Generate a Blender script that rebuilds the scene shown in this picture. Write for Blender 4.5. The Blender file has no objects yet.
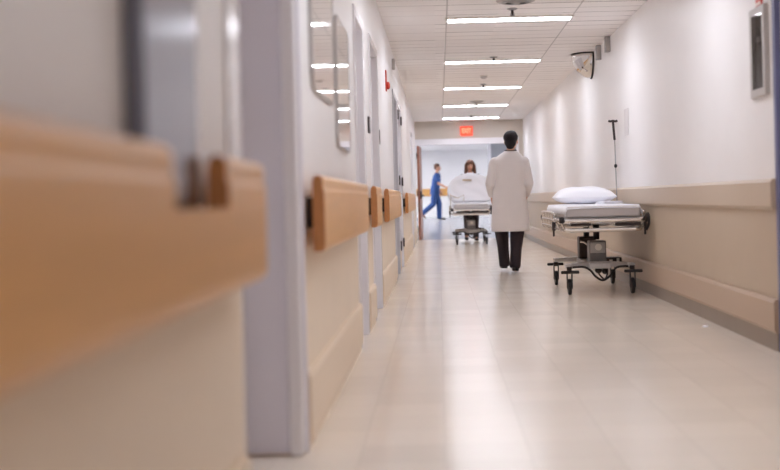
import bpy, bmesh, math, random
from mathutils import Vector, Matrix
random.seed(4)
PI = math.pi
scene = bpy.context.scene
COL = scene.collection
H = 2.664            # ceiling height
XL, XR = -0.51, 1.923  # wall planes
YB, YE = -5.0, 27.4    # corridor start (behind the camera) and end

# ------------------------------------------------------------------ materials
def lin(c):
    r = []
    for v in c:
        v /= 255.0
        r.append(v / 12.92 if v <= 0.04045 else ((v + 0.055) / 1.055) ** 2.4)
    return (r[0], r[1], r[2], 1.0)

def nd(nt, t, **kw):
    n = nt.nodes.new(t)
    for k, v in kw.items():
        setattr(n, k, v)
    return n

def mat(name, col, rough=0.5, metal=0.0, var=0.05, scale=6.0, bump=0.0, bscale=200.0, spec=0.5,
        stretch=None, coat=0.0, trans=0.0, sheen=0.0):
    m = bpy.data.materials.new(name)
    m.use_nodes = True
    nt = m.node_tree
    b = nt.nodes['Principled BSDF']
    b.inputs['Roughness'].default_value = rough
    b.inputs['Metallic'].default_value = metal
    b.inputs['Specular IOR Level'].default_value = spec
    b.inputs['Coat Weight'].default_value = coat
    b.inputs['Transmission Weight'].default_value = trans
    b.inputs['Sheen Weight'].default_value = sheen
    tc = nd(nt, 'ShaderNodeTexCoord')
    mp = nd(nt, 'ShaderNodeMapping')
    nt.links.new(tc.outputs['Object'], mp.inputs['Vector'])
    if stretch:
        mp.inputs['Scale'].default_value = stretch
    no = nd(nt, 'ShaderNodeTexNoise')
    no.inputs['Scale'].default_value = scale
    no.inputs['Detail'].default_value = 4
    nt.links.new(mp.outputs['Vector'], no.inputs['Vector'])
    mx = nd(nt, 'ShaderNodeMix', data_type='RGBA')
    c = lin(col)
    mx.inputs[6].default_value = tuple(max(0, v * (1 - var)) for v in c[:3]) + (1,)
    mx.inputs[7].default_value = tuple(min(1, v * (1 + var)) for v in c[:3]) + (1,)
    nt.links.new(no.outputs['Fac'], mx.inputs[0])
    nt.links.new(mx.outputs[2], b.inputs['Base Color'])
    if bump:
        n2 = nd(nt, 'ShaderNodeTexNoise')
        n2.inputs['Scale'].default_value = bscale
        nt.links.new(mp.outputs['Vector'], n2.inputs['Vector'])
        bp = nd(nt, 'ShaderNodeBump')
        bp.inputs['Strength'].default_value = bump
        bp.inputs['Distance'].default_value = 0.01
        nt.links.new(n2.outputs['Fac'], bp.inputs['Height'])
        nt.links.new(bp.outputs['Normal'], b.inputs['Normal'])
    return m

def emit(name, col, strength):
    m = bpy.data.materials.new(name)
    m.use_nodes = True
    nt = m.node_tree
    b = nt.nodes['Principled BSDF']
    b.inputs['Base Color'].default_value = lin(col)
    b.inputs['Emission Color'].default_value = lin(col)
    b.inputs['Emission Strength'].default_value = strength
    return m

M = {}
M['wall'] = mat('wall_vinyl', (240, 238, 238), 0.42, var=0.025, scale=3, bump=0.05, bscale=150, spec=0.4)
M['tan'] = mat('tan_vinyl_sheen', (238, 222, 200), 0.42, var=0.04, scale=2.5, bump=0.04, bscale=140, spec=0.4)  # left wall copy, paler: grazing sheen put into the colour
M['tanr'] = mat('tan_vinyl_right', (192, 174, 152), 0.45, var=0.05, scale=2.5, bump=0.04, bscale=140, spec=0.4)
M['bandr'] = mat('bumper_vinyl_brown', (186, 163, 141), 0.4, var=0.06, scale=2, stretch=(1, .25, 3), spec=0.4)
M['band'] = mat('bumper_vinyl_sheen', (234, 215, 190), 0.4, var=0.06, scale=2, stretch=(1, .25, 3), spec=0.4)  # left bumper, its grazing gloss painted in as a lighter tone
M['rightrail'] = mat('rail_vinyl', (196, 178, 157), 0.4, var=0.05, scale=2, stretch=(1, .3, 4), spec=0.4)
M['base'] = mat('base_vinyl', (140, 126, 112), 0.4, var=0.08, scale=4)
M['wood'] = mat('pine_wood', (222, 167, 100), 0.34, var=0.12, scale=5, stretch=(6, .5, 6), spec=0.5)
M['woodend'] = mat('end_grain', (190, 128, 76), 0.5, var=0.2, scale=30, stretch=(3, 1, 1))
M['wooddoor'] = mat('door_wood', (150, 92, 66), 0.4, var=0.15, scale=4, stretch=(6, 6, .5))
M['frame'] = mat('frame_paint', (236, 234, 238), 0.22, var=0.015, spec=0.5)
M['leaf'] = mat('door_paint', (214, 210, 214), 0.35, var=0.02)
M['reveal'] = mat('reveal_paint', (228, 226, 236), 0.45, var=0.02)
M['blueframe'] = mat('blue_paint', (108, 112, 150), 0.35, var=0.05)
M['cabsteel'] = mat('dull_steel', (122, 122, 132), 0.2, metal=0.85, var=0.08, scale=8, stretch=(8, 8, .4))
M['greywall'] = mat('grey_wall_paint', (168, 170, 176), 0.5, var=0.02)
M['endwall'] = mat('beam_paint', (204, 195, 184), 0.6, var=0.02)
M['greyframe'] = mat('grey_frame_paint', (204, 204, 210), 0.35, var=0.02)
M['steel'] = mat('brushed_steel', (176, 174, 180), 0.28, metal=0.85, var=0.08, scale=8, stretch=(8, 8, .4))
M['chrome'] = mat('chrome', (224, 218, 212), 0.26, metal=0.9, var=0.06, scale=20)
M['grey'] = mat('grey_metal', (158, 157, 158), 0.4, metal=0.3, var=0.06)
M['midgrey'] = mat('column_grey', (124, 120, 120), 0.45, metal=0.2, var=0.1, scale=14)
M['ltgrey'] = mat('light_grey_plastic', (190, 186, 184), 0.45, var=0.04)
M['dark'] = mat('dark_metal', (56, 46, 46), 0.45, metal=0.2, var=0.12)
M['black'] = mat('black_rubber', (34, 29, 31), 0.55, var=0.15)
M['sheet'] = mat('white_sheet', (236, 236, 242), 0.85, var=0.02, bump=0.12, bscale=22, sheen=0.2)
M['linen'] = mat('white_linen', (243, 244, 250), 0.85, var=0.015, bump=0.18, bscale=14, sheen=0.2)
M['mattress'] = mat('mattress_cover', (205, 200, 200), 0.7, var=0.03, bump=0.1, bscale=20)
M['coat'] = mat('coat_cotton', (228, 222, 220), 0.9, var=0.03, bump=0.25, bscale=9, sheen=0.2)
M['trouser'] = mat('dark_trouser', (42, 30, 36), 0.85, var=0.15, bump=0.2, bscale=12)
M['shoe'] = mat('black_leather', (26, 20, 22), 0.4, var=0.1)
M['skin'] = mat('skin', (214, 160, 132), 0.55, var=0.06, scale=12)
M['hairblack'] = mat('black_hair', (26, 18, 22), 0.75, var=0.3, scale=40, bump=0.3, bscale=90)
M['hairbrown'] = mat('brown_hair', (104, 66, 46), 0.5, var=0.3, scale=40, stretch=(3, 3, .4), bump=0.3, bscale=60)
M['scrub'] = mat('blue_scrubs', (48, 76, 132), 0.85, var=0.08, bump=0.2, bscale=12)
M['greytop'] = mat('grey_top', (98, 98, 100), 0.85, var=0.08, bump=0.2, bscale=12)
M['eye'] = mat('eye_white', (235, 232, 228), 0.2, var=0.02)
M['pupil'] = mat('iris', (40, 28, 22), 0.2)
M['lip'] = mat('lips', (180, 96, 88), 0.45)
M['red'] = mat('red_plastic', (196, 60, 44), 0.4, var=0.06)
M['mirror'] = mat('mirror', (224, 220, 216), 0.05, metal=1.0, var=0.02)
M['whitepl'] = mat('white_plastic', (232, 228, 222), 0.4, var=0.02)
M['paper'] = mat('pale_paper', (222, 218, 218), 0.7, var=0.02)
M['beige'] = mat('beige_strap', (196, 176, 150), 0.7, var=0.05)
M['cavity'] = mat('dark_cavity', (84, 78, 76), 0.6, var=0.1)
M['lamp'] = emit('lamp_diffuser', (240, 244, 255), 13.4)
M['hallfill'] = emit('hall_fill_glow', (246, 249, 255), 31.0)  # glow of the unseen panels added to the far hall
M['exitred'] = emit('exit_red', (255, 76, 46), 0.42)
M['exittext'] = emit('exit_letters', (255, 150, 116), 0.62)

def poster_mat():
    m = mat('poster_behind_acrylic', (236, 230, 224), 0.07, var=0.0, spec=0.6, coat=1.0)
    nt = m.node_tree
    b = nt.nodes['Principled BSDF']
    b.inputs['Coat Roughness'].default_value = 0.03
    tc = nd(nt, 'ShaderNodeTexCoord')
    sp = nd(nt, 'ShaderNodeSeparateXYZ')
    nt.links.new(tc.outputs['Generated'], sp.inputs[0])
    r = nd(nt, 'ShaderNodeValToRGB')
    r.color_ramp.interpolation = 'CONSTANT'
    e = r.color_ramp.elements
    e[0].position = 0.0; e[0].color = lin((240, 214, 204))
    e[1].position = 0.22; e[1].color = lin((236, 230, 224))
    x = e.new(0.8); x.color = lin((226, 220, 216))
    nt.links.new(sp.outputs['Z'], r.inputs[0])
    nt.links.new(r.outputs[0], b.inputs['Base Color'])
    return m
M['poster'] = poster_mat()

def math_n(nt, op, a, b=None, c=None):
    n = nd(nt, 'ShaderNodeMath', operation=op)
    for i, v in enumerate((a, b, c)):
        if v is None:
            continue
        if isinstance(v, (int, float)):
            n.inputs[i].default_value = v
        else:
            nt.links.new(v, n.inputs[i])
    return n.outputs[0]

def ceiling_mat():
    m = bpy.data.materials.new('ceiling_tiles'); m.use_nodes = True
    nt = m.node_tree; b = nt.nodes['Principled BSDF']
    b.inputs['Roughness'].default_value = 0.8
    tc = nd(nt, 'ShaderNodeTexCoord'); sp = nd(nt, 'ShaderNodeSeparateXYZ')
    nt.links.new(tc.outputs['Object'], sp.inputs[0])
    x, y = sp.outputs['X'], sp.outputs['Y']
    # columns -.51 .. .12 .. 1.33 .. 1.92 ; tile pitch .61 along the corridor, .305 half scoring
    l1 = math_n(nt, 'LESS_THAN', math_n(nt, 'ABSOLUTE', math_n(nt, 'SUBTRACT', x, 0.115)), 0.007)
    l2 = math_n(nt, 'LESS_THAN', math_n(nt, 'ABSOLUTE', math_n(nt, 'SUBTRACT', x, 1.335)), 0.007)
    longl = math_n(nt, 'MULTIPLY', math_n(nt, 'MAXIMUM', l1, l2), 0.38)
    colid = math_n(nt, 'ADD', math_n(nt, 'GREATER_THAN', x, 0.115), math_n(nt, 'GREATER_THAN', x, 1.335))
    ty = math_n(nt, 'DIVIDE', math_n(nt, 'SUBTRACT', y, 0.13), 0.603)
    fr = math_n(nt, 'FRACT', ty)
    cross = math_n(nt, 'LESS_THAN', fr, 0.035)
    cid = nd(nt, 'ShaderNodeCombineXYZ')
    nt.links.new(math_n(nt, 'FLOOR', math_n(nt, 'MULTIPLY', x, 1.64)), cid.inputs[0])
    nt.links.new(math_n(nt, 'FLOOR', ty), cid.inputs[1]); nt.links.new(colid, cid.inputs[2])
    wn = nd(nt, 'ShaderNodeTexWhiteNoise'); nt.links.new(cid.outputs[0], wn.inputs['Vector'])
    cr = math_n(nt, 'MULTIPLY', cross, math_n(nt, 'ADD', math_n(nt, 'MULTIPLY', wn.outputs['Value'], 0.75), 0.18))
    half = math_n(nt, 'LESS_THAN', math_n(nt, 'ABSOLUTE', math_n(nt, 'SUBTRACT', fr, 0.52)), 0.016)
    hf = math_n(nt, 'MULTIPLY', half, math_n(nt, 'MULTIPLY', wn.outputs['Value'], 0.6))
    line = math_n(nt, 'MAXIMUM', math_n(nt, 'MAXIMUM', cr, hf), longl)
    no = nd(nt, 'ShaderNodeTexNoise'); no.inputs['Scale'].default_value = 45; no.inputs['Detail'].default_value = 3
    nt.links.new(tc.outputs['Object'], no.inputs['Vector'])
    tone = math_n(nt, 'ADD', math_n(nt, 'MULTIPLY', wn.outputs['Value'], 0.5), math_n(nt, 'MULTIPLY', no.outputs['Fac'], 0.5))
    mx = nd(nt, 'ShaderNodeMix', data_type='RGBA')
    mx.inputs[6].default_value = lin((238, 234, 232)); mx.inputs[7].default_value = lin((250, 247, 245))
    nt.links.new(tone, mx.inputs[0])
    m2 = nd(nt, 'ShaderNodeMix', data_type='RGBA')
    m2.inputs[7].default_value = lin((92, 84, 82))
    nt.links.new(line, m2.inputs[0]); nt.links.new(mx.outputs[2], m2.inputs[6])
    nt.links.new(m2.outputs[2], b.inputs['Base Color'])
    return m
M['ceil'] = ceiling_mat()

def floor_mat(name, col, rough):
    m = bpy.data.materials.new(name); m.use_nodes = True
    nt = m.node_tree; b = nt.nodes['Principled BSDF']
    tc = nd(nt, 'ShaderNodeTexCoord')
    br = nd(nt, 'ShaderNodeTexBrick', offset=0.0)
    br.inputs['Scale'].default_value = 1.0
    br.inputs['Brick Width'].default_value = 0.305; br.inputs['Row Height'].default_value = 0.305
    br.inputs['Mortar Size'].default_value = 0.0015
    br.inputs['Color1'].default_value = lin(col)
    br.inputs['Color2'].default_value = lin(tuple(v - 7 for v in col))
    br.inputs['Mortar'].default_value = lin(tuple(v - 26 for v in col))
    nt.links.new(tc.outputs['Object'], br.inputs['Vector'])
    no = nd(nt, 'ShaderNodeTexNoise'); no.inputs['Scale'].default_value = 60; no.inputs['Detail'].default_value = 5
    nt.links.new(tc.outputs['Object'], no.inputs['Vector'])
    mx = nd(nt, 'ShaderNodeMix', data_type='RGBA', blend_type='MULTIPLY')
    mx.inputs[0].default_value = 0.12
    nt.links.new(br.outputs['Color'], mx.inputs[6]); nt.links.new(no.outputs['Color'], mx.inputs[7])
    nt.links.new(mx.outputs[2], b.inputs['Base Color'])
    n2 = nd(nt, 'ShaderNodeTexNoise'); n2.inputs['Scale'].default_value = 1.3; n2.inputs['Detail'].default_value = 3
    nt.links.new(tc.outputs['Object'], n2.inputs['Vector'])
    mr = nd(nt, 'ShaderNodeMapRange')
    mr.inputs['To Min'].default_value = rough * 0.9; mr.inputs['To Max'].default_value = rough * 1.1
    nt.links.new(n2.outputs['Fac'], mr.inputs['Value'])
    nt.links.new(mr.outputs[0], b.inputs['Roughness'])
    b.inputs['Coat Weight'].default_value = 0.1
    b.inputs['Specular IOR Level'].default_value = 0.27
    b.inputs['Coat Roughness'].default_value = 0.16
    return m
M['floor'] = floor_mat('waxed_floor', (246, 235, 220), 0.20)
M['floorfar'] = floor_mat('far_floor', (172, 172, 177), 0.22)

# ------------------------------------------------------------------ geometry helpers
def BM():
    return bmesh.new()

def box(bm, x0, x1, y0, y1, z0, z1, mi=0):
    vs = [bm.verts.new(p) for p in ((x0, y0, z0), (x1, y0, z0), (x1, y1, z0), (x0, y1, z0),
                                    (x0, y0, z1), (x1, y0, z1), (x1, y1, z1), (x0, y1, z1))]
    for f in ((3, 2, 1, 0), (4, 5, 6, 7), (0, 1, 5, 4), (1, 2, 6, 5), (2, 3, 7, 6), (3, 0, 4, 7)):
        bm.faces.new([vs[i] for i in f]).material_index = mi
    return vs

def rings(bm, rs, caps=True):
    R = [[bm.verts.new(p) for p in r] for r in rs]
    n = len(R[0])
    for a, b in zip(R, R[1:]):
        for i in range(n):
            bm.faces.new((a[i], a[(i + 1) % n], b[(i + 1) % n], b[i]))
    if caps:
        bm.faces.new(R[0][::-1]); bm.faces.new(R[-1])

def oval(cx, cy, cz, rx, ry, n=20, p=2.0):
    r = []
    for i in range(n):
        a = 2 * PI * i / n
        c, s = math.cos(a), math.sin(a)
        r.append((cx + rx * math.copysign(abs(c) ** (2 / p), c), cy + ry * math.copysign(abs(s) ** (2 / p), s), cz))
    return r

def tube(bm, pts, rad, n=10):
    pts = [Vector(p) for p in pts]
    if not isinstance(rad, (list, tuple)):
        rad = [rad] * len(pts)
    rs = []
    ref = None
    for i, p in enumerate(pts):
        a = pts[max(0, i - 1)]; b = pts[min(len(pts) - 1, i + 1)]
        t = (b - a).normalized()
        if ref is None:
            ref = Vector((0, 0, 1)) if abs(t.z) < 0.9 else Vector((0, 1, 0))
        u = (ref - t * ref.dot(t)).normalized()
        ref = u
        v = t.cross(u)
        rs.append([tuple(p + (u * math.cos(2 * PI * k / n) + v * math.sin(2 * PI * k / n)) * rad[i]) for k in range(n)])
    rings(bm, rs)

def curve_pts(pts, k=6):
    P = [Vector(p) for p in pts]
    out = []
    for i in range(len(P) - 1):
        p0 = P[max(0, i - 1)]; p1 = P[i]; p2 = P[i + 1]; p3 = P[min(len(P) - 1, i + 2)]
        for j in range(k):
            t = j / k
            out.append(0.5 * ((2 * p1) + (p2 - p0) * t + (2 * p0 - 5 * p1 + 4 * p2 - p3) * t * t + (3 * p1 - p0 - 3 * p2 + p3) * t ** 3))
    out.append(P[-1])
    return out

def ball(bm, c, r, seg=16, rot=None):
    if not isinstance(r, (list, tuple)):
        r = (r, r, r)
    mtx = Matrix.Translation(c) @ (rot or Matrix()) @ Matrix.Diagonal((r[0], r[1], r[2], 1))
    bmesh.ops.create_uvsphere(bm, u_segments=seg, v_segments=max(8, seg // 2), radius=1, matrix=mtx)

def cyl(bm, a, b, r, n=16):
    tube(bm, [a, b], r, n)

def lathe(bm, prof, c=(0, 0, 0), n=24):
    rings(bm, [[(c[0] + r * math.cos(2 * PI * i / n), c[1] + r * math.sin(2 * PI * i / n), c[2] + z) for i in range(n)] for r, z in prof])

def prism(bm, prof, y0, y1):          # (x, z) outline extruded along y
    rings(bm, [[(x, y0, z) for x, z in prof], [(x, y1, z) for x, z in prof]])

def obj(name, bm, m, parent=None, smooth=False, bevel=0.0, seg=2, mats=None):
    bmesh.ops.recalc_face_normals(bm, faces=bm.faces[:])
    me = bpy.data.meshes.new(name)
    bm.to_mesh(me); bm.free()
    for mm in (mats or [m]):
        me.materials.append(mm)
    if smooth:
        for p in me.polygons:
            p.use_smooth = True
    o = bpy.data.objects.new(name, me)
    COL.objects.link(o)
    if parent:
        o.parent = parent
    if bevel:
        md = o.modifiers.new('bevel', 'BEVEL'); md.width = bevel; md.segments = seg
        md.limit_method = 'ANGLE'; md.angle_limit = math.radians(40)
    return o

def remesh(name, bm, m, parent=None, voxel=0.01, it=6, mod=None):
    """joined volumes become one continuous smooth surface"""
    o = obj(name, bm, m)
    r = o.modifiers.new('r', 'REMESH'); r.mode = 'VOXEL'; r.voxel_size = voxel
    s = o.modifiers.new('s', 'SMOOTH'); s.iterations = it; s.factor = 0.5
    dg = bpy.context.evaluated_depsgraph_get()
    me = bpy.data.meshes.new_from_object(o.evaluated_get(dg))
    old = o.data
    o.modifiers.clear()
    o.data = me
    bpy.data.meshes.remove(old)
    me.name = name
    for p in me.polygons:
        p.use_smooth = True
    if parent:
        o.parent = parent
    return o

def tag(o, label, cat, group=None):
    o['label'] = label; o['category'] = cat
    if group:
        o['group'] = group
    return o

def thing(name, label, cat, loc, rz=0.0, group=None):
    o = bpy.data.objects.new(name, None); COL.objects.link(o)
    o.empty_display_size = 0.1
    o.location = loc; o.rotation_euler = (0, 0, rz)
    return tag(o, label, cat, group)

def struct(o):
    o['kind'] = 'structure'
    return o

def copy_thing(t, loc, label):
    c = t.copy(); COL.objects.link(c); c.location = loc; c['label'] = label
    for ch in t.children:
        d = ch.copy(); COL.objects.link(d); d.parent = c
        for g in ch.children:
            e = g.copy(); COL.objects.link(e); e.parent = d
    return c

# ------------------------------------------------------------------ the shell
ZT = 0.80      # tan vinyl below, pale above
bm = BM(); box(bm, -1.2, XR + .2, YB, YE + .25, -0.1, 0.0); struct(obj('floor', bm, M['floor']))
bm = BM(); box(bm, -1.2, XR + .2, YB, YE + .2, H, H + 0.1); struct(obj('ceiling', bm, M['ceil']))

# left wall with recessed doorways:  (y0, y1, recess depth, head height)
openings = [(3.12, 4.45, .24, 2.1), (7.6, 8.38, .10, 2.1), (9.3, 10.4, .07, 2.15), (14.0, 15.2, .12, 2.15),
            (15.42, 16.75, .035, 2.15), (22.6, 23.7, .06, 2.15)]
bm = BM()
y = YB
for (a, b, d, hh) in openings + [(YE, YE, 0, 0)]:
    box(bm, XL - .35, XL, y, a, 0, ZT, 1)
    box(bm, XL - .35, XL, y, a, ZT, H, 0)
    if b > a:
        box(bm, XL - .35, XL, a, b, hh, H, 0)
        box(bm, XL - .35, XL - d - .05, a, b, 0, hh, 0)
    y = b
struct(obj('wall_left', bm, None, mats=[M['wall'], M['tan']]))

# right wall, doorway at 5.9 .. 6.93
bm = BM()
for a, b in ((YB, 5.9), (6.95, YE)):
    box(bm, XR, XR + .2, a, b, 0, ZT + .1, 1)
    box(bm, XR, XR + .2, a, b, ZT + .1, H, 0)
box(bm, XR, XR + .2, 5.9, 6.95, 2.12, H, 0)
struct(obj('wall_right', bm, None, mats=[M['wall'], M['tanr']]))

bm = BM(); box(bm, -1.2, XR + .2, YB - .2, YB, 0, H); struct(obj('wall_back', bm, M['wall']))

# end wall: beam over the opening to the hall
bm = BM()
box(bm, XL - .35, XR + .2, YE, YE + .2, 2.27, H)
box(bm, XR - .10, XR + .2, YE, YE + .2, 0, 2.27)
box(bm, XL - .35, XL - .0, YE, YE + .2, 0, 2.27)
struct(obj('wall_end', bm, M['endwall']))
bm = BM()
box(bm, XL, XR - .10, YE - .015, YE + .2, 2.135, 2.27)
box(bm, XR - .16, XR - .10, YE - .015, YE + .2, 0, 2.135)
struct(obj('trim_1', bm, M['frame'], bevel=.004))

# right wall rail, lower bumper and base
def flat_rail(prof_x, y0, y1, z0, z1, name, m):
    b_ = BM()
    t = prof_x
    prism(b_, [(XR, z0), (XR - t * .6, z0), (XR - t, z0 + .02), (XR - t, z1 - .02), (XR - t * .6, z1), (XR, z1)], y0, y1)
    return struct(obj(name, b_, m))
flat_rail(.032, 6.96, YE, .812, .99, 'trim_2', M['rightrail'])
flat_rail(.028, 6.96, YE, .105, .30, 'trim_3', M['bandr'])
bm = BM(); box(bm, XR - .010, XR, 6.96, YE, 0, .105); struct(obj('baseboard_right', bm, M['base']))
bm = BM()
prev = YB
for (a, b, d, hh) in openings + [(YE, YE, 0, 0)]:
    prism(bm, [(XL, .03), (XL + .016, .03), (XL + .022, .05), (XL + .022, .27), (XL + .012, .29), (XL, .29)], prev, a - .05)
    prev = b + .05
struct(obj('trim_4', bm, M['band']))
bm = BM()
prev = YB
for (a, b, d, hh) in openings + [(YE, YE, 0, 0)]:
    box(bm, XL, XL + .012, prev, a - .05, 0, .03)
    prev = b + .05
struct(obj('baseboard_left', bm, M['tan']))

# ------------------------------------------------------------------ doors in the left wall
def side_door(n, a, b, d, hh, hinges=None, plate=False, leafm='leaf', framem='frame'):
    bm = BM()
    box(bm, XL - d - .04, XL - d, a, b, 0.008, hh)
    root = struct(obj('door_%d' % n, bm, M[leafm]))
    f = BM()
    for y0, y1 in ((a - .045, a + .012), (b - .012, b + .045)):
        box(f, XL - d, XL + .012, min(y0, y1), max(y0, y1), 0, hh + .045)
    box(f, XL - d, XL + .012, a + .012, b - .012, hh - .012, hh + .045)
    obj('frame', f, M[framem], root, bevel=.004)
    if hinges:
        for ys in hinges:
            for z in (.34, 1.17, 2.0):
                h = BM(); box(h, XL + .006, XL + .016, ys - .03, ys + .03, z - .055, z + .055)
                cyl(h, (XL + .018, ys, z - .06), (XL + .018, ys, z + .06), .009, 10)
                obj('hinge', h, M['dark'], root)
    h = BM()
    yk = b - .12 if not hinges else (a + b) / 2
    lathe(h, [(.028, 0), (.028, .012)], n=16)
    bmesh.ops.transform(h, matrix=Matrix.Translation((XL - d, yk, 1.0)) @ Matrix.Rotation(PI / 2, 4, 'Y'), verts=h.verts[:])
    tube(h, curve_pts([(XL - d, yk, 1.0), (XL - d + .05, yk, 1.0), (XL - d + .055, yk - .03, 1.0), (XL - d + .055, yk - .12, .998)]), .009, 8)
    obj('handle', h, M['chrome'], root, smooth=True)
    return root

# deep-set door in the nearest alcove: visible far reveal, slim jamb, corner trim
bm = BM(); box(bm, XL - .28, XL - .25, 3.12, 4.45, 0.008, 2.1)
root = struct(obj('door_1', bm, M['leaf']))
f = BM(); box(f, XL - .25, XL - .203, 4.385, 4.45, 0, 2.1)
obj('frame', f, M['frame'], root, bevel=.006)
f = BM(); box(f, XL, XL + .008, 2.95, 3.12, .80, 2.14); obj('casing', f, M['frame'], root, bevel=.003)
f = BM(); box(f, XL - .203, XL - .055, 4.432, 4.45, 0.01, 2.1)
obj('reveal', f, M['reveal'], root)
f = BM(); box(f, XL - .055, XL + .004, 4.41, 4.475, 0, 2.14)
obj('corner_trim', f, M['frame'], root, bevel=.018, seg=3)
f = BM(); box(f, XL - .03, XL + .012, 4.475, 4.50, 0, 2.14)
obj('corner_bead', f, M['reveal'], root, bevel=.008, seg=3)
h = BM(); tube(h, curve_pts([(XL - .25, 3.32, 1.0), (XL - .20, 3.32, 1.0), (XL - .195, 3.35, 1.0), (XL - .195, 3.44, 1.0)]), .009, 8)
obj('handle', h, M['chrome'], root, smooth=True)
side_door(2, *openings[1]); side_door(3, *openings[2])
side_door(4, *openings[3], framem='greyframe'); side_door(5, *openings[4], hinges=(15.43, 16.72)); side_door(6, *openings[5])

# blue framed doorway at the right edge
bm = BM(); box(bm, XR + .03, XR + .07, 5.95, 6.90, .008, 2.07)
root = struct(obj('door_7', bm, M['leaf']))
f = BM()
box(f, XR - .004, XR + .2, 6.90, 6.955, 0, 2.12); box(f, XR - .02, XR + .2, 5.895, 5.95, 0, 2.12)
box(f, XR - .02, XR + .2, 5.95, 6.90, 2.07, 2.12)
obj('frame', f, M['blueframe'], root, bevel=.004)
h = BM(); tube(h, curve_pts([(XR + .03, 6.05, 1.0), (XR - .02, 6.05, 1.0), (XR - .025, 6.08, 1.0), (XR - .025, 6.17, 1.0)]), .009, 8)
obj('handle', h, M['chrome'], root, smooth=True)

# wooden door leaf standing open at the far end
bm = BM(); box(bm, 0, .05, 0, .95, .01, 2.12)
root = struct(obj('door_8', bm, M['wooddoor'], bevel=.003))
root.location = (-.475, YE - .02, 0); root.rotation_euler = (0, 0, math.radians(-2.5))
h = BM(); box(h, .05, .10, .10, .80, .98, 1.03); box(h, .05, .085, .04, .14, .93, 1.10)
obj('push_bar', h, M['dark'], root, bevel=.006)
h = BM()
for z in (.25, 1.05, 1.9):
    cyl(h, (.0, -.008, z - .06), (.0, -.008, z + .06), .012, 10)
obj('hinge', h, M['dark'], root)

# ------------------------------------------------------------------ left handrails
def rail_prof(z0=.734, lower=True, upper=True, split=.912):
    back = -.472
    lo = [(0, z0 + .006), (.006, z0), (.030, z0), (.039, z0 + .008), (.044, z0 + .026)]
    hi = [(.044, .958), (.040, .970), (.0395, .977), (.040, .985), (.040, .998), (.037, 1.010), (.029, 1.019), (.018, 1.021), (.008, 1.016), (.002, 1.003), (0, .985)]
    p = []
    if lower:
        p += lo
    if lower and not upper:
        p += [(.044, split), (0, split)]
    if upper and not lower:
        p += [(0, split), (.044, split)]
    if upper:
        p += hi
    return [(back + x, z) for x, z in p]

def handrail(label, pieces, brackets, caps):
    t = thing('handrail', label, 'handrail', (0, 0, 0), 0, 'wooden handrails along the left wall')
    t.location = (XL, pieces[0][0], .75)
    off = Matrix.Translation((-XL, -pieces[0][0], -.75))
    bm = BM()
    for (a, b, lo, up) in pieces:
        prism(bm, rail_prof(lower=lo, upper=up), a, b)
    bm.transform(off)
    obj('rail_board', bm, M['wood'], t)
    for (ys, lo, up) in caps:
        bm = BM(); prism(bm, rail_prof(lower=lo, upper=up), ys - .012, ys)
        bm.transform(off)
        obj('end_cap', bm, M['woodend'], t)
    for ys in brackets:
        bm = BM(); box(bm, XL, -.472, ys - .03, ys + .03, .82, .94)
        bm.transform(off)
        obj('bracket', bm, M['dark'], t)
    return t
handrail('closest wooden handrail, large and blurred, notched around the grey steel cabinet',
         [(-.6, 3.02, True, False), (-.6, 1.99, False, True), (2.5, 3.02, False, True)], (.2, 1.4, 2.8), [(2.5, False, True)])
handrail('wooden handrail below the two glossy framed panels, starting past the grey alcove',
         [(4.56, 7.42, True, True)], (4.72, 5.9, 7.2), [(4.56, True, True)])
handrail('short wooden handrail between the second and third left doorways',
         [(8.46, 9.18, True, True)], (8.56, 9.05), [(8.46, True, True)])
handrail('wooden handrail with dark end, just past the two small black wall signs',
         [(10.52, 13.85, True, True)], (10.62, 12.3, 13.7), [(10.52, True, True)])
handrail('farthest wooden handrail on the left, beyond the door with black hinges',
         [(17.0, 22.4, True, True)], (17.2, 20, 22.2), [(17.0, True, True)])

# grey steel cabinet notched into the nearest rail
t = thing('wall_cabinet', 'tall grey steel cabinet on left wall, blurred, above notch in wooden rail', 'cabinet', (XL, 1.985, .914))
bm = BM(); box(bm, 0, .028, 0, .48, 0, .95); obj('housing', bm, M['cabsteel'], t, bevel=.006)
bm = BM(); box(bm, .028, .034, .01, .45, .02, .93); obj('door', bm, M['cabsteel'], t, bevel=.003)

# framed glossy panels
def framed(label, y0, y1, z0, z1, rad):
    t = thing('framed_panel', label, 'picture frame', (XL, y0, z0), 0, 'glossy framed panels on the left wall')
    w, h = y1 - y0, z1 - z0
    def rr(inset, x):
        r = max(.004, rad - inset)
        pts = []
        for cy, cz, a0 in ((w - inset - r, inset + r, -90), (w - inset - r, h - inset - r, 0), (inset + r, h - inset - r, 90), (inset + r, inset + r, 180)):
            for k in range(7):
                a = math.radians(a0 + 15 * k)
                pts.append((x, cy + r * math.cos(a), cz + r * math.sin(a)))
        return pts
    bm = BM(); rings(bm, [rr(0, .010), rr(0, .016), rr(.008, .017), rr(.008, .008)], caps=False)
    obj('frame', bm, M['ltgrey'], t)
    bm = BM(); rings(bm, [rr(.001, 0), rr(.001, .010)])
    obj('backing', bm, M['ltgrey'], t)
    bm = BM(); rings(bm, [rr(.007, .0105), rr(.007, .0145)])
    obj('poster', bm, M['poster'], t)
framed('larger glossy framed panel nearest the grey alcove, reflecting the ceiling lights', 4.92, 5.93, 1.38, 2.25, .10)
framed('second glossy framed panel from the grey alcove, lower and with rounded corners', 6.12, 6.92, 1.19, 1.87, .07)

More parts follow.
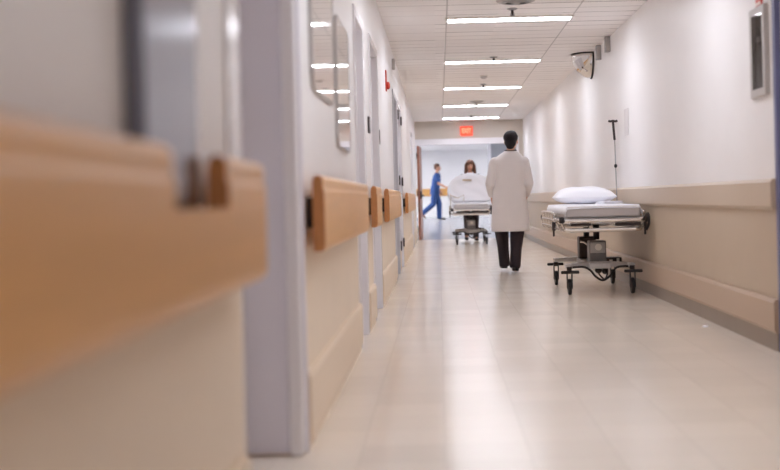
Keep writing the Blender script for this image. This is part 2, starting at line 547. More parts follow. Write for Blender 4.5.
# small black signs, alarm, junction box on the left wall
for yy, zz, lab in ((9.02, 1.48, 'small black wall sign beside third left doorway, nearer of two'),
                    (10.56, 1.47, 'small black wall sign past third left doorway, farther of two')):
    t = thing('room_sign', lab, 'sign', (XL, yy, zz), 0, 'small black wall signs')
    bm = BM(); box(bm, 0, .012, -.07, .07, -.06, .06); obj('plate', bm, M['dark'], t, bevel=.003)
    bm = BM(); box(bm, .012, .014, -.055, .055, .01, .045); obj('insert', bm, M['grey'], t)
t = thing('fire_alarm', 'red fire alarm on the upper left wall near the ceiling', 'alarm', (XL - .002, 12.3, 2.02))
bm = BM(); box(bm, 0, .014, -.05, .05, 0, .21); obj('backplate', bm, M['red'], t, bevel=.005)
bm = BM(); lathe(bm, [(.036, 0), (.04, .012), (.034, .026), (.015, .032)], n=20)
bmesh.ops.transform(bm, matrix=Matrix.Translation((.014, 0, .055)) @ Matrix.Rotation(PI / 2, 4, 'Y'), verts=bm.verts[:])
obj('horn', bm, M['red'], t, smooth=True)
bm = BM(); box(bm, .014, .020, -.03, .03, .12, .18); obj('strobe', bm, M['whitepl'], t, bevel=.006)
t = thing('junction_box', 'small grey box high on left wall under the ceiling', 'box', (XL - .002, 14.2, 2.44))
bm = BM(); box(bm, 0, .035, -.06, .06, 0, .12); obj('housing', bm, M['ltgrey'], t, bevel=.004)
bm = BM(); box(bm, .035, .038, -.05, .05, .01, .11); obj('cover', bm, M['ltgrey'], t, bevel=.002)

# ------------------------------------------------------------------ ceiling fixtures
LY = [8.25, 11.87, 15.52, 19.2, 22.85, 26.35]
t0 = thing('ceiling_light', 'nearest lit ceiling strip light at top of picture', 'ceiling light', (.725, LY[1], H), 0, 'ceiling lights across the corridor')
bm = BM()
for a in (-1, 1):
    box(bm, -.621, .621, a * .124 - .012, a * .124 + .012, -.018, 0)
    box(bm, a * .609 - .012, a * .609 + .012, -.112, .112, -.018, 0)
obj('housing', bm, M['whitepl'], t0)
bm = BM(); box(bm, -.597, .597, -.112, .112, -.014, -.004); obj('diffuser', bm, M['lamp'], t0)
for yy, lab in ((LY[2], 'second lit ceiling strip light, beyond the nearest one'), (LY[3], 'third lit ceiling strip light, middle of the visible five'),
                (LY[4], 'fourth lit ceiling strip light, last but one before the exit sign'), (LY[5], 'farthest lit ceiling strip light, just before the exit sign'),
                (LY[0], 'lit ceiling strip light overhead, above the top edge of the picture'), (LY[0] - 3.65, 'lit ceiling strip light above the alcove, out of view overhead'), (-1.2, 'unseen ceiling strip light added behind the viewpoint to brighten the foreground')):  # last one is unseen, set off the row to brighten the foreground
    copy_thing(t0, (.725, yy, H), lab)

t0 = thing('sprinkler', 'grey pendant sprinkler in front of the nearest ceiling light', 'sprinkler', (.72, 11.28, H), 0, 'ceiling sprinklers')
bm = BM(); lathe(bm, [(.05, 0), (.048, -.006), (.03, -.014), (.014, -.016)]); obj('escutcheon', bm, M['grey'], t0, smooth=True)
bm = BM(); lathe(bm, [(.013, -.012), (.013, -.045), (.008, -.05), (.006, -.062)]); lathe(bm, [(.022, -.062), (.022, -.066)])
for s in (-1, 1):
    tube(bm, [(s * .012, 0, -.04), (s * .017, 0, -.052), (s * .004, 0, -.064)], .003, 6)
obj('head', bm, M['dark'], t0, smooth=True)
for yy, lab in ((15.12, 'grey pendant sprinkler in front of the second ceiling light'), (18.7, 'grey pendant sprinkler in front of the third ceiling light'),
                (22.3, 'grey pendant sprinkler in front of the fourth ceiling light'), (25.75, 'grey pendant sprinkler in front of the farthest ceiling light')):
    copy_thing(t0, (.72, yy, H), lab)

def diffuser(label, y, r):
    t = thing('air_diffuser', label, 'vent', (.72, y, H), 0, 'round ceiling vents')
    bm = BM(); lathe(bm, [(r, 0), (r * .97, -.012), (r * .80, -.022), (r * .78, -.012)], n=36); obj('ring', bm, M['ltgrey'], t, smooth=True)
    for k, (a, b) in enumerate(((.74, .52), (.48, .26))):
        bm = BM(); lathe(bm, [(r * a, -.012), (r * b, -.03), (r * b, -.024), (r * a, -.006)], n=36); obj('cone', bm, M['grey'], t, smooth=True)
    bm = BM(); lathe(bm, [(r * .22, -.018), (r * .2, -.034), (r * .02, -.036)], n=24); obj('disc', bm, M['ltgrey'], t, smooth=True)
diffuser('large round ceiling vent at the top edge of the picture', 10.8, .175)
diffuser('small round ceiling vent beside the fourth ceiling light', 21.95, .13)
t = thing('smoke_detector', 'small round smoke detector between second and third ceiling lights', 'smoke detector', (.68, 17.4, H))
bm = BM(); lathe(bm, [(.06, 0), (.06, -.012)]); obj('base', bm, M['whitepl'], t)
bm = BM(); lathe(bm, [(.052, -.012), (.05, -.03), (.03, -.045), (.005, -.047)]); obj('dome', bm, M['ltgrey'], t, smooth=True)

# EXIT sign
t = thing('exit_sign', 'lit red exit sign on the beam at the corridor end', 'exit sign', (.652, YE - .03, 2.325))
bm = BM(); box(bm, -.14, .14, -.025, .03, 0, .21); obj('housing', bm, M['exitred'], t, bevel=.006)
def text_mesh(body, size):
    cu = bpy.data.curves.new('lettering', 'FONT'); cu.body = body; cu.size = size
    cu.align_x = 'CENTER'; cu.align_y = 'CENTER'; cu.extrude = .002; cu.offset = .003
    o = bpy.data.objects.new('lettering', cu); COL.objects.link(o)
    me = bpy.data.meshes.new_from_object(o.evaluated_get(bpy.context.evaluated_depsgraph_get()))
    bpy.data.objects.remove(o)
    return me
me = text_mesh('EXIT', .125)
me.materials.clear(); me.materials.append(M['exittext'])
o = bpy.data.objects.new('lettering', me); COL.objects.link(o); o.parent = t
o.location = (0, -.028, .105); o.rotation_euler = (PI / 2, 0, 0); o.scale = (.8, 1.2, 1)

# convex mirror in the wall / ceiling corner
t = thing('convex_mirror', 'quarter-dome convex mirror high on right wall under the ceiling', 'mirror', (XR, 15.03, H))
R = .25
bm = BM()
rs = []
for i in range(13):
    th = PI / 2 * i / 12            # from ceiling rim (0) down to the lowest point
    rr_ = R * math.cos(th)
    rs.append([(-max(rr_, .002) * math.sin(PI * k / 24), max(rr_, .002) * math.cos(PI * k / 24), -R * 1.18 * math.sin(th) - .008) for k in range(25)])
V = [[bm.verts.new(p) for p in r] for r in rs]
for a, b in zip(V, V[1:]):
    for k in range(24):
        bm.faces.new((a[k], a[k + 1], b[k + 1], b[k]))
o = obj('dome', bm, M['mirror'], t, smooth=True)
sm = o.modifiers.new('solid', 'SOLIDIFY'); sm.thickness = .003
bm = BM()
rim = [(-R * math.sin(PI * k / 24), R * math.cos(PI * k / 24)) for k in range(25)]
tube(bm, [(x, y_, -.009) for x, y_ in rim], .006, 8)
tube(bm, [(-.012, R * math.cos(PI * k / 24), -R * 1.18 * math.sin(PI * k / 24) - .008) for k in range(25)], .010, 8)
obj('rim', bm, M['black'], t, smooth=True)

# boxes under the ceiling on the right wall
for yy, lab in ((14.2, 'grey upright box under ceiling on right wall, closer to the convex mirror'), (13.45, 'grey upright box under ceiling on right wall, farther from the convex mirror')):
    t = thing('conduit_box', lab, 'box', (XR, yy, H - .17), 0, 'grey boxes under the ceiling')
    bm = BM(); box(bm, -.055, 0, -.05, .05, 0, .165); obj('housing', bm, M['grey'], t, bevel=.004)
    bm = BM(); box(bm, -.05, -.005, -.054, -.05, .01, .155); obj('cover', bm, M['ltgrey'], t, bevel=.001)

# fire cabinet and red sign at the right edge
t = thing('fire_cabinet', 'pale metal wall cabinet with dark glass front, upper right wall', 'cabinet', (XR + .001, 7.03, 1.475))
bm = BM()
box(bm, -.03, 0, 0, .33, 0, .05); box(bm, -.03, 0, 0, .33, .485, .53); box(bm, -.03, 0, 0, .05, .05, .485); box(bm, -.03, 0, .28, .33, .05, .485)
obj('housing', bm, M['ltgrey'], t, bevel=.004)
bm = BM(); box(bm, -.006, -.002, .05, .28, .05, .485); obj('back_panel', bm, M['cavity'], t)
bm = BM(); lathe(bm, [(.02, 0), (.05, .003), (.055, .015), (.055, .21), (.035, .25), (.015, .262)], c=(0, 0, 0), n=20)
bm.transform(Matrix.Translation((-.0145, .165, .055)) @ Matrix.Diagonal((.14, 1, 1, 1))); obj('canister', bm, M['grey'], t, smooth=True)
bm = BM(); box(bm, -.021, -.008, .13, .20, .325, .355); obj('valve', bm, M['steel'], t, bevel=.002)
bm = BM(); tube(bm, curve_pts([(-.014, .16, .36), (-.014, .20, .41), (-.014, .235, .33), (-.014, .235, .2)]), .006, 8); obj('hose', bm, M['black'], t, smooth=True)
bm = BM(); box(bm, -.0285, -.0265, .05, .28, .05, .485)
g = bpy.data.materials.new('tinted_glass'); g.use_nodes = True
gb = g.node_tree.nodes['Principled BSDF']; gb.inputs['Base Color'].default_value = lin((176, 172, 170)); gb.inputs['Transmission Weight'].default_value = 1.0
gb.inputs['Roughness'].default_value = 0.03; gb.inputs['IOR'].default_value = 1.08
obj('glass', bm, g, t)
t = thing('wall_sign', 'small red sign above the pale metal cabinet at top right', 'sign', (XR, 7.19, 2.015))
bm = BM(); box(bm, -.012, 0, -.05, .07, 0, .16); obj('plate', bm, M['red'], t, bevel=.003)
bm = BM(); box(bm, -.014, -.012, -.045, .065, 0.004, .018); obj('lower_edge', bm, M['whitepl'], t)

# faint notice beside the drip pole
t = thing('notice', 'faint pale notice panel on the right wall above the stretcher', 'notice', (XR, 12.25, 1.52))
bm = BM(); box(bm, -.006, 0, 0, .26, 0, .27); obj('panel', bm, M['paper'], t, bevel=.002)
bm = BM(); box(bm, -.007, -.006, .03, .23, .03, .24); obj('insert', bm, M['paper'], t)

bm = BM(); ring_ = [(.0, -.02), (.018, -.014), (.022, .008), (.004, .02), (-.018, .012), (-.02, -.008)]
rings(bm, [[(x, y_, .0005) for x, y_ in ring_], [(x * .9, y_ * .9, .006 + .004 * (i % 2)) for i, (x, y_) in enumerate(ring_)]])
o = obj('paper_scrap', bm, M['linen']); o.location = (1.80, 8.35, 0)
tag(o, 'tiny white paper scrap on the floor beside the right wall', 'litter')

# ------------------------------------------------------------------ stretcher
def stretcher(label, loc, kind):
    t = thing('stretcher', label, 'stretcher', loc)
    # mattress
    bm = BM(); box(bm, -.34, .34, -.93, .95, .715, .82)
    m_ = obj('mattress', bm, M['mattress'], t, bevel=.03, seg=4)
    # fitted sheet over its top
    bm = BM()
    y0s = -.93
    xs = [-.352, -.346, -.33, -.2, 0, .2, .33, .346, .352]
    zs = [.755, .80, .829, .832, .832, .832, .829, .80, .755]
    ns = 26
    V = []
    for j in range(ns + 1):
        yy = y0s - .012 + (1.9) * j / ns
        dz = -.03 if j == 0 else 0
        V.append([bm.verts.new((x + .004 * math.sin(j * 1.7 + i), yy, z + dz + (.006 * math.sin(j * 2.1 + i * 1.3) if z < .8 else .0015 * math.sin(j * 1.3 + i * 2)))) for i, (x, z) in enumerate(zip(xs, zs))])
    for a, b in zip(V, V[1:]):
        for i in range(len(xs) - 1):
            bm.faces.new((a[i], a[i + 1], b[i + 1], b[i]))
    o = obj('sheet', bm, M['linen'], m_, smooth=True)
    sd = o.modifiers.new('solid', 'SOLIDIFY'); sd.thickness = .003
    # deck and frame
    bm = BM(); box(bm, -.335, .335, -.94, .95, .69, .715); obj('deck', bm, M['grey'], t, bevel=.006)
    bm = BM()
    def loop(x, y_, z, r):
        c = .05
        pts = []
        for (sx, sy, a0) in ((1, 1, 0), (-1, 1, 90), (-1, -1, 180), (1, -1, 270)):
            for k in range(4):
                a = math.radians(a0 + 30 * k)
                pts.append((sx * (x - c) + c * math.cos(a), sy * (y_ - c) + c * math.sin(a), z))
        pts.append(pts[0])
        tube(bm, pts, r, 8)
    loop(.375, .985, .690, .016)
    loop(.335, .95, .606, .019)
    for yy in (-.75, -.25, .25, .75):
        tube(bm, [(-.37, yy, .685), (.37, yy, .685)], .010, 8)
        for s in (-1, 1):
            tube(bm, [(s * .372, yy, .688), (s * .335, yy, .606)], .010, 8)
    for x in (-.16, .16):
        box(bm, x - .02, x + .02, -.92, .92, .632, .668)
    obj('frame', bm, M['chrome'], t, smooth=False)
    # dark mattress-platform links showing between the rails
    bm = BM()
    box(bm, -.30, -.12, -.97, -.93, .645, .668); obj('end_plate', bm, M['dark'], t, bevel=.004)
    bm = BM(); box(bm, .10, .33, -.97, -.93, .640, .668); obj('end_plate', bm, M['dark'], t, bevel=.004)
    # side rails, folded down
    for s in (-1, 1):
        bm = BM()
        x = s * .425
        for z in (.765, .70, .64):
            tube(bm, curve_pts([(x - s * .02, -.62, z - .03), (x, -.55, z), (x, .55, z), (x - s * .02, .62, z - .03)], 4), .0115, 8)
        for k in range(7):
            yy = -.54 + 1.08 * k / 6
            tube(bm, [(x, yy, .765), (x + s * .004, yy + .05, .63)], .008, 6)
        for yy in (-.5, .5):
            tube(bm, [(x, yy, .64), (s * .37, yy, .60), (s * .33, yy, .62)], .010, 6)
        r_ = obj('side_rail', bm, M['chrome'], t)
        bm = BM()
        box(bm, x - .016, x + .016, -.66, -.60, .60, .68); tube(bm, [(x, -.62, .62), (x, -.62, .545)], .010, 8)
        obj('release_latch', bm, M['dark'], r_, bevel=.004)
    # push handles / corner bumpers
    for sx in (-1, 1):
        for sy in (-1, 1):
            bm = BM()
            lathe(bm, [(.01, -.028), (.022, -.024), (.025, 0), (.022, .024), (.01, .028)], c=(sx * .385, sy * .985, .70), n=16)
            obj('corner_bumper', bm, M['black'], t, smooth=True)
    bm = BM()
    tube(bm, curve_pts([(.35, -1.0, .69), (.385, -1.03, .745), (.39, -1.03, .66), (.372, -1.0, .60)], 5), .013, 8)
    obj('push_handle', bm, M['black'], t, smooth=True)
    # lift columns
    bm = BM(); box(bm, -.08, .08, -.47, -.29, .28, .49); c1 = obj('lift_column', bm, M['midgrey'], t, bevel=.012)
    bm = BM(); lathe(bm, [(.032, 0), (.032, .008)], n=20)
    bmesh.ops.transform(bm, matrix=Matrix.Translation((.005, -.475, .43)) @ Matrix.Rotation(PI / 2, 4, 'X'), verts=bm.verts[:])
    obj('dial', bm, M['whitepl'], c1)
    bm = BM(); box(bm, -.07, .07, -.476, -.47, .375, .475); obj('control_plate', bm, M['ltgrey'], c1, bevel=.003)
    bm = BM(); cyl(bm, (0, -.38, .50), (0, -.38, .64), .03); obj('lift_post', bm, M['black'], c1, smooth=True)
    bm = BM(); box(bm, -.085, .085, .31, .49, .28, .505); c2 = obj('lift_column', bm, M['dark'], t, bevel=.012)
    bm = BM(); tube(bm, curve_pts([(-.075, .295, .455), (-.04, .285, .45), (.0, .28, .42), (.03, .28, .40)], 4), .012, 8); obj('lever', bm, M['chrome'], c2, smooth=True)
    bm = BM(); cyl(bm, (0, .40, .50), (0, .40, .64), .03); obj('lift_post', bm, M['black'], c2, smooth=True)
    # base
    bm = BM()
    box(bm, -.10, .10, -.62, .62, .235, .285)
    for yy in (-.50, .50):
        prism(bm, [(-.30, .262), (-.29, .245), (.29, .245), (.30, .262), (.29, .283), (.1, .297), (-.1, .297), (-.29, .283)], yy - .035, yy + .035)
    for s in (-1, 1):
        for yy in (-.5, .5):
            box(bm, s * .292 - .03, s * .292 + .03, min(yy, yy * 1.3) , max(yy, yy * 1.3), .245, .283)
    obj('base_frame', bm, M['ltgrey'], t, bevel=.008)
    bm = BM(); box(bm, .09, .25, -.30, -.12, .26, .32); bx = obj('pump_box', bm, M['dark'], t, bevel=.01)
    bm = BM(); box(bm, .13, .16, -.305, -.30, .275, .30); obj('pump_label', bm, M['whitepl'], bx)
    bm = BM(); box(bm, .20, .225, -.306, -.30, .272, .312); obj('pump_valve', bm, M['whitepl'], bx)
    bm = BM()
    tube(bm, curve_pts([(-.29, -.60, .25), (-.16, -.62, .255), (-.09, -.60, .22), (-.04, -.60, .16), (.03, -.58, .125), (.10, -.58, .17), (.16, -.60, .245), (.29, -.60, .25)], 6), .011, 8)
    obj('brake_linkage', bm, M['black'], t, smooth=True)
    bm = BM()
    tube(bm, curve_pts([(.0, -.48, .30), (-.02, -.52, .22), (.05, -.50, .13), (.09, -.45, .2), (.07, -.4, .28)], 6), .008, 8)
    ball(bm, (-.005, -.53, .215), (.035, .03, .03), 12); ball(bm, (.055, -.52, .205), (.028, .03, .03), 12)
    obj('hose', bm, M['dark'], t, smooth=True)
    # casters
    for sx in (-1, 1):
        for sy in (-1, 1):
            cx, cy = sx * .292, sy * .65
            bm = BM(); cyl(bm, (cx, cy, .205), (cx, cy, .262), .024)
            box(bm, cx - .026, cx - .018, cy - .035, cy + .03, .06, .21); box(bm, cx + .018, cx + .026, cy - .035, cy + .03, .06, .21)
            box(bm, cx - .026, cx + .026, cy - .04, cy + .035, .198, .215)
            ca = obj('caster', bm, M['dark'], t, bevel=.003)
            bm = BM(); lathe(bm, [(.05, -.012), (.071, -.015), (.075, -.006), (.075, .006), (.071, .015), (.05, .012)], n=24)
            bmesh.ops.transform(bm, matrix=Matrix.Translation((cx, cy, .0755)) @ Matrix.Rotation(PI / 2, 4, 'Y'), verts=bm.verts[:])
            obj('wheel', bm, M['black'], ca, smooth=True)
            bm = BM(); prism(bm, [(cx - .085, .212), (cx - .08, .200), (cx + .08, .200), (cx + .085, .212), (cx + .08, .228), (cx - .08, .228)], cy - .075 if sy < 0 else cy + .045, cy - .045 if sy < 0 else cy + .075)
            box(bm, cx - .012, cx + .012, min(cy, cy + sy * .05), max(cy, cy + sy * .05), .205, .222)
            obj('brake_pedal', bm, M['black'], ca, bevel=.004)
    return t

g1 = stretcher('empty parked stretcher with white pillow beside the right wall', (1.485, 11.97, 0), 'flat')
# drip pole on its far right corner
pole = BM(); tube(pole, [(.37, .975, .69), (.402, .965, .70), (.392, .965, 1.53)], .006, 8)
po = obj('drip_pole', pole, M['grey'], g1, smooth=True)
b2 = BM(); cyl(b2, (.392, .965, 1.5), (.378, .965, 1.70), .013, 10)
tube(b2, curve_pts([(.33, .965, 1.705), (.35, .965, 1.698), (.378, .965, 1.703), (.405, .965, 1.698), (.425, .965, 1.705)], 4), .012, 8)
obj('pole_hook', b2, M['dark'], po, smooth=True)
b2 = BM(); ball(b2, (.396, .965, 1.225), (.017, .017, .022), 12); obj('pole_knob', b2, M['black'], po, smooth=True)

def pillow(name, loc, sx, sy, sz, label, lean=0.0):
    bm = BM()
    n = 26
    top, bot = [], []
    for i in range(n + 1):
        rt, rb = [], []
        for j in range(n + 1):
            u = -1 + 2 * i / n; v = -1 + 2 * j / n
            k = (max(0, 1 - abs(u) ** 3.2) ** .55) * (max(0, 1 - abs(v) ** 3.2) ** .55)
            px = u * sx * (1 - .06 * (1 - abs(v)) * abs(u)); py = v * sy * (1 - .06 * (1 - abs(u)) * abs(v))
            wr = .006 * math.sin(u * 9 + v * 4) * k
            rt.append(bm.verts.new((px, py, sz * .42 + sz * .6 * k + wr)))
            rb.append(bm.verts.new((px, py, sz * .40 * (1 - k) )))
        top.append(rt); bot.append(rb)
    for i in range(n):
        for j in range(n):
            bm.faces.new((top[i][j], top[i + 1][j], top[i + 1][j + 1], top[i][j + 1]))
            bm.faces.new((bot[i][j], bot[i][j + 1], bot[i + 1][j + 1], bot[i + 1][j]))
    edge = [(i, 0) for i in range(n)] + [(n, j) for j in range(n)] + [(i, n) for i in range(n, 0, -1)] + [(0, j) for j in range(n, 0, -1)]
    for k in range(len(edge)):
        a = edge[k]; b = edge[(k + 1) % len(edge)]
        bm.faces.new((top[a[0]][a[1]], bot[a[0]][a[1]], bot[b[0]][b[1]], top[b[0]][b[1]]))
    o = obj(name, bm, M['linen'], smooth=True)
    o.location = loc; o.rotation_euler = (lean, 0, 0)
    s = o.modifiers.new('sub', 'SUBSURF'); s.levels = 1; s.render_levels = 1
    return tag(o, label, 'pillow')
pillow('pillow', (1.475, 12.42, .833), .308, .24, .17, 'plump white pillow on the empty parked stretcher')
# folded towel corner by the pillow
bm = BM()
for k in range(3):
    box(bm, -.10 + .004 * k, .10 - .005 * k, -.14, .14, .009 * k, .009 * k + .008)
o = obj('folded_towel', bm, M['sheet'], bevel=.003); o.location = (1.68, 12.03, .834); o.rotation_euler = (0, 0, .15)
tag(o, 'folded white cloth on the stretcher mattress in front of pillow', 'cloth')

g2 = stretcher('stretcher with raised white back being pushed towards the viewer by the woman', (.635, 24.85, 0), 'raised')
# raised back section of the far stretcher
bm = BM()
rs = []
for k in range(9):
    z = k / 8
    w = .34 * (1 - .25 * max(0, z - .7) / .3)
    rs.append([(x, .10 + .50 * z + dy, .835 + .50 * z) for x, dy in ((-w, 0), (w, 0), (w, .08), (-w, .08))])
rings(bm, rs)
obj('backrest', bm, M['mattress'], g2, bevel=.02, seg=3)
# the big white duvet heaped over it
bm = BM()
rs = []
for k in range(15):
    z = k / 14
    w = .46 * (max(0.0, 1 - z ** 3.0)) ** .5 + .015
    w *= .92 + .16 * math.sin(min(1, z * 1.6) * PI / 2) - .04 * z
    d = .15 * (max(0, 1 - z ** 4)) ** .5 + .02
    r = oval(0, .02 + .40 * z, .84 + .61 * z, w, d, 32, 2.6)
    rs.append([(x + .008 * math.sin(i * 2.3 + k), y_ + .014 * math.sin(i * 1.4 + k * 1.1), zz) for i, (x, y_, zz) in enumerate(r)])
rings(bm, rs)
o = obj('duvet', bm, M['linen'], smooth=True); o.location = (.65, 24.85, 0)
s = o.modifiers.new('sub', 'SUBSURF'); s.levels = 1; s.render_levels = 1
tag(o, 'big rounded white duvet heaped on the far stretcher in front of woman', 'bedding')
t = thing('strap', 'small beige strip lying across top of the white duvet', 'strap', (.585, 24.97, 1.295))
bm = BM(); rings(bm, [[(x, -.012 + .02 * abs(x) / .1, z) for x, z in ((-.09, -.016), (.09, -.02), (.09, .012), (-.09, .018))], [(x, .02, z) for x, z in ((-.09, -.016), (.09, -.02), (.09, .012), (-.09, .018))]])
obj('band', bm, M['beige'], t)
# raised near-left side rail on the far stretcher
bm = BM()
for z in (1.0, .93, .86):
    tube(bm, curve_pts([(-.40, -.45, z - .02), (-.40, -.40, z), (-.40, .05, z), (-.40, .12, z - .03)], 4), .012, 8)
for k in range(5):
    tube(bm, [(-.40, -.40 + .11 * k, 1.0), (-.40, -.38 + .11 * k, .69)], .009, 6)
tube(bm, [(-.40, -.42, .985), (-.25, -.44, .93), (-.14, -.44, .99), (-.14, -.44, .86)], .010, 6)
obj('raised_rail', bm, M['chrome'], g2)

# ------------------------------------------------------------------ people
def hand(bm, w, d, nrm, side, curl=.5, s=1.0):
    """w wrist, d direction of the fingers, nrm back-of-hand normal, side +1/-1 = thumb side sign"""
    w, d, nrm = Vector(w), Vector(d).normalized(), Vector(nrm)
    nrm = (nrm - d * nrm.dot(d)).normalized()
    lat = d.cross(nrm).normalized() * side
    pl = .095 * s
    rs = []
    for f, wd, th in ((0, .026, .019), (.3, .034, .018), (.7, .041, .016), (1.0, .040, .013)):
        c = w + d * pl * f
        rs.append([tuple(c + lat * (math.cos(a) * wd * s) + nrm * (math.sin(a) * th * s)) for a in [2 * PI * k / 12 for k in range(12)]])
    rings(bm, rs)
    for off, ln in ((.029, .074), (.010, .084), (-.010, .077), (-.029, .060)):
        p0 = w + d * pl * .85 + lat * off * s
        a = curl * .5
        d1 = (d * math.cos(a) - nrm * math.sin(a))
        p1 = p0 + d1 * (ln * .48 + .014) * s
        a2 = curl * 1.3
        d2 = (d * math.cos(a2) - nrm * math.sin(a2))
        p2 = p1 + d2 * ln * .30 * s
        a3 = curl * 1.9
        p3 = p2 + (d * math.cos(a3) - nrm * math.sin(a3)) * ln * .24 * s
        tube(bm, [p0, p1, p2, p3], [.0098 * s, .0092 * s, .0085 * s, .0075 * s], 8)
    q0 = w + d * pl * .25 + lat * .026 * s
    q1 = q0 + (lat * .7 + d * .6 - nrm * .2).normalized() * .042 * s
    q2 = q1 + (lat * .25 + d * .85 - nrm * .35).normalized() * .036 * s
    tube(bm, [q0 - lat * .012, q1, q2], [.014 * s, .011 * s, .0088 * s], 8)

def head(bm, c, f, s=1.0):
    """head centred at c; f = yaw of the gaze about z (0 = +y)"""
    R_ = Matrix.Translation(c) @ Matrix.Rotation(f, 4, 'Z') @ Matrix.Diagonal((s, s, s, 1))
    def el(p, r):
        bmesh.ops.create_uvsphere(bm, u_segments=18, v_segments=12, radius=1, matrix=R_ @ Matrix.Translation(p) @ Matrix.Diagonal((r[0], r[1], r[2], 1)))
    el((0, -.012, .03), (.076, .095, .085))        # cranium
    el((0, .025, -.03), (.062, .068, .082))        # face
    el((0, .045, -.088), (.034, .034, .026))       # chin
    el((0, .091, -.022), (.013, .016, .026))       # nose
    el((0, .098, -.038), (.016, .013, .011))
    el((0, .082, .018), (.055, .014, .012))        # brow
    for sx in (-1, 1):
        el((sx * .078, -.006, -.012), (.009, .020, .032))
        el((sx * .036, .062, -.035), (.022, .022, .02))
    return R_

def face_bits(t, R_):
    for sx in (-1, 1):
        b_ = BM(); bmesh.ops.create_uvsphere(b_, u_segments=12, v_segments=8, radius=1, matrix=R_ @ Matrix.Translation((sx * .030, .083, 0.0)) @ Matrix.Diagonal((.013, .008, .008, 1)))
        e = obj('eye', b_, M['eye'], t, smooth=True)
        b_ = BM(); bmesh.ops.create_uvsphere(b_, u_segments=10, v_segments=8, radius=1, matrix=R_ @ Matrix.Translation((sx * .030, .0895, 0.0)) @ Matrix.Diagonal((.0055, .003, .0055, 1)))
        obj('iris', b_, M['pupil'], e, smooth=True)
        b_ = BM(); tube(b_, [R_ @ Vector((sx * .014, .094, .016)), R_ @ Vector((sx * .032, .092, .021)), R_ @ Vector((sx * .05, .078, .015))], .0045, 6)
        obj('eyebrow', b_, M['hairblack'], t)
    b_ = BM(); bmesh.ops.create_uvsphere(b_, u_segments=12, v_segments=8, radius=1, matrix=R_ @ Matrix.Translation((0, .085, -.066)) @ Matrix.Diagonal((.024, .010, .008, 1)))
    obj('mouth', b_, M['lip'], t, smooth=True)

def body(bm, J, s=1.0):
    """continuous figure from joints: sh, el, wr, hip, kn, an, toe = (left, right); pel, ch, nk"""
    pel, ch, nk = Vector(J['pel']), Vector(J['ch']), Vector(J['nk'])
    rs = []
    for f, rx, ry in ((-.12, .10, .08), (0, .150, .105), (.3, .140, .098), (.55, .132, .092), (.8, .155, .105), (1.0, .165, .105), (1.16, .13, .085), (1.28, .06, .055)):
        c = pel.lerp(ch, f)
        rs.append(oval(c.x, c.y, c.z, rx * s, ry * s, 18, 2.3))
    rings(bm, rs)
    tube(bm, [ch + (nk - ch) * .5, nk, nk + Vector((0, .01, .07))], [.06 * s, .052 * s, .05 * s], 12)
    for i in (0, 1):
        sh, el, wr = (Vector(J[k][i]) for k in ('sh', 'el', 'wr'))
        ball(bm, sh, .055 * s, 12)
        tube(bm, [sh, sh.lerp(el, .5), el, el.lerp(wr, .35), wr], [.050 * s, .045 * s, .038 * s, .038 * s, .025 * s], 12)
        ball(bm, el, .037 * s, 10)
        hp, kn, an, to = (Vector(J[k][i]) for k in ('hip', 'kn', 'an', 'toe'))
        tube(bm, [hp + (hp - kn) * .08, hp.lerp(kn, .4), kn, kn.lerp(an, .35), an], [.085 * s, .072 * s, .05 * s, .052 * s, .034 * s], 12)
        ball(bm, kn, .05 * s, 10)
        tube(bm, [an + (an - to) * .25, an.lerp(to, .4) - Vector((0, 0, .02)), to], [.036, .036, .026], 10)

def leg_cloth(bm, J, rt=.105, rk=.078, ra=.070, top=None):
    for i in (0, 1):
        hp, kn, an = (Vector(J[k][i]) for k in ('hip', 'kn', 'an'))
        up = hp + (hp - kn) * .1
        tube(bm, [up, hp.lerp(kn, .5), kn, kn.lerp(an, .5), an + (an - kn) * .10], [rt, rt * .88, rk, ra * 1.03, ra], 16)
        ball(bm, kn, rk, 12)
    p = Vector(J['pel'])
    rings(bm, [oval(p.x, p.y, p.z + dz, rx, ry, 18, 2.3) for dz, rx, ry in ((-.13, .12, .10), (-.05, .168, .125), (.06, .160, .118), (.12, .15, .108))])

def shoes(t, J):
    for i in (0, 1):
        an, to = Vector(J['an'][i]), Vector(J['toe'][i])
        d = (to - an); d.z = 0; d.normalize()
        sl = (to - an)
        b_ = BM()
        heel = an - d * .055 + Vector((0, 0, -.045))
        tip = to + d * .035
        lat = Vector((-d.y, d.x, 0))
        rs = []
        for f, w, h in ((0, .024, .03), (.08, .036, .048), (.3, .038, .05), (.6, .048, .036), (.85, .046, .028), (1, .026, .018)):
            c = heel.lerp(tip, f)
            c.z = heel.z + (tip.z - heel.z) * f
            rs.append([tuple(c + lat * (w * math.cos(a)) + Vector((0, 0, max(-.022, h * math.sin(a))))) for a in [2 * PI * k / 14 for k in range(14)]])
        rings(b_, rs)
        obj('shoe', b_, M['shoe'], t, smooth=True)

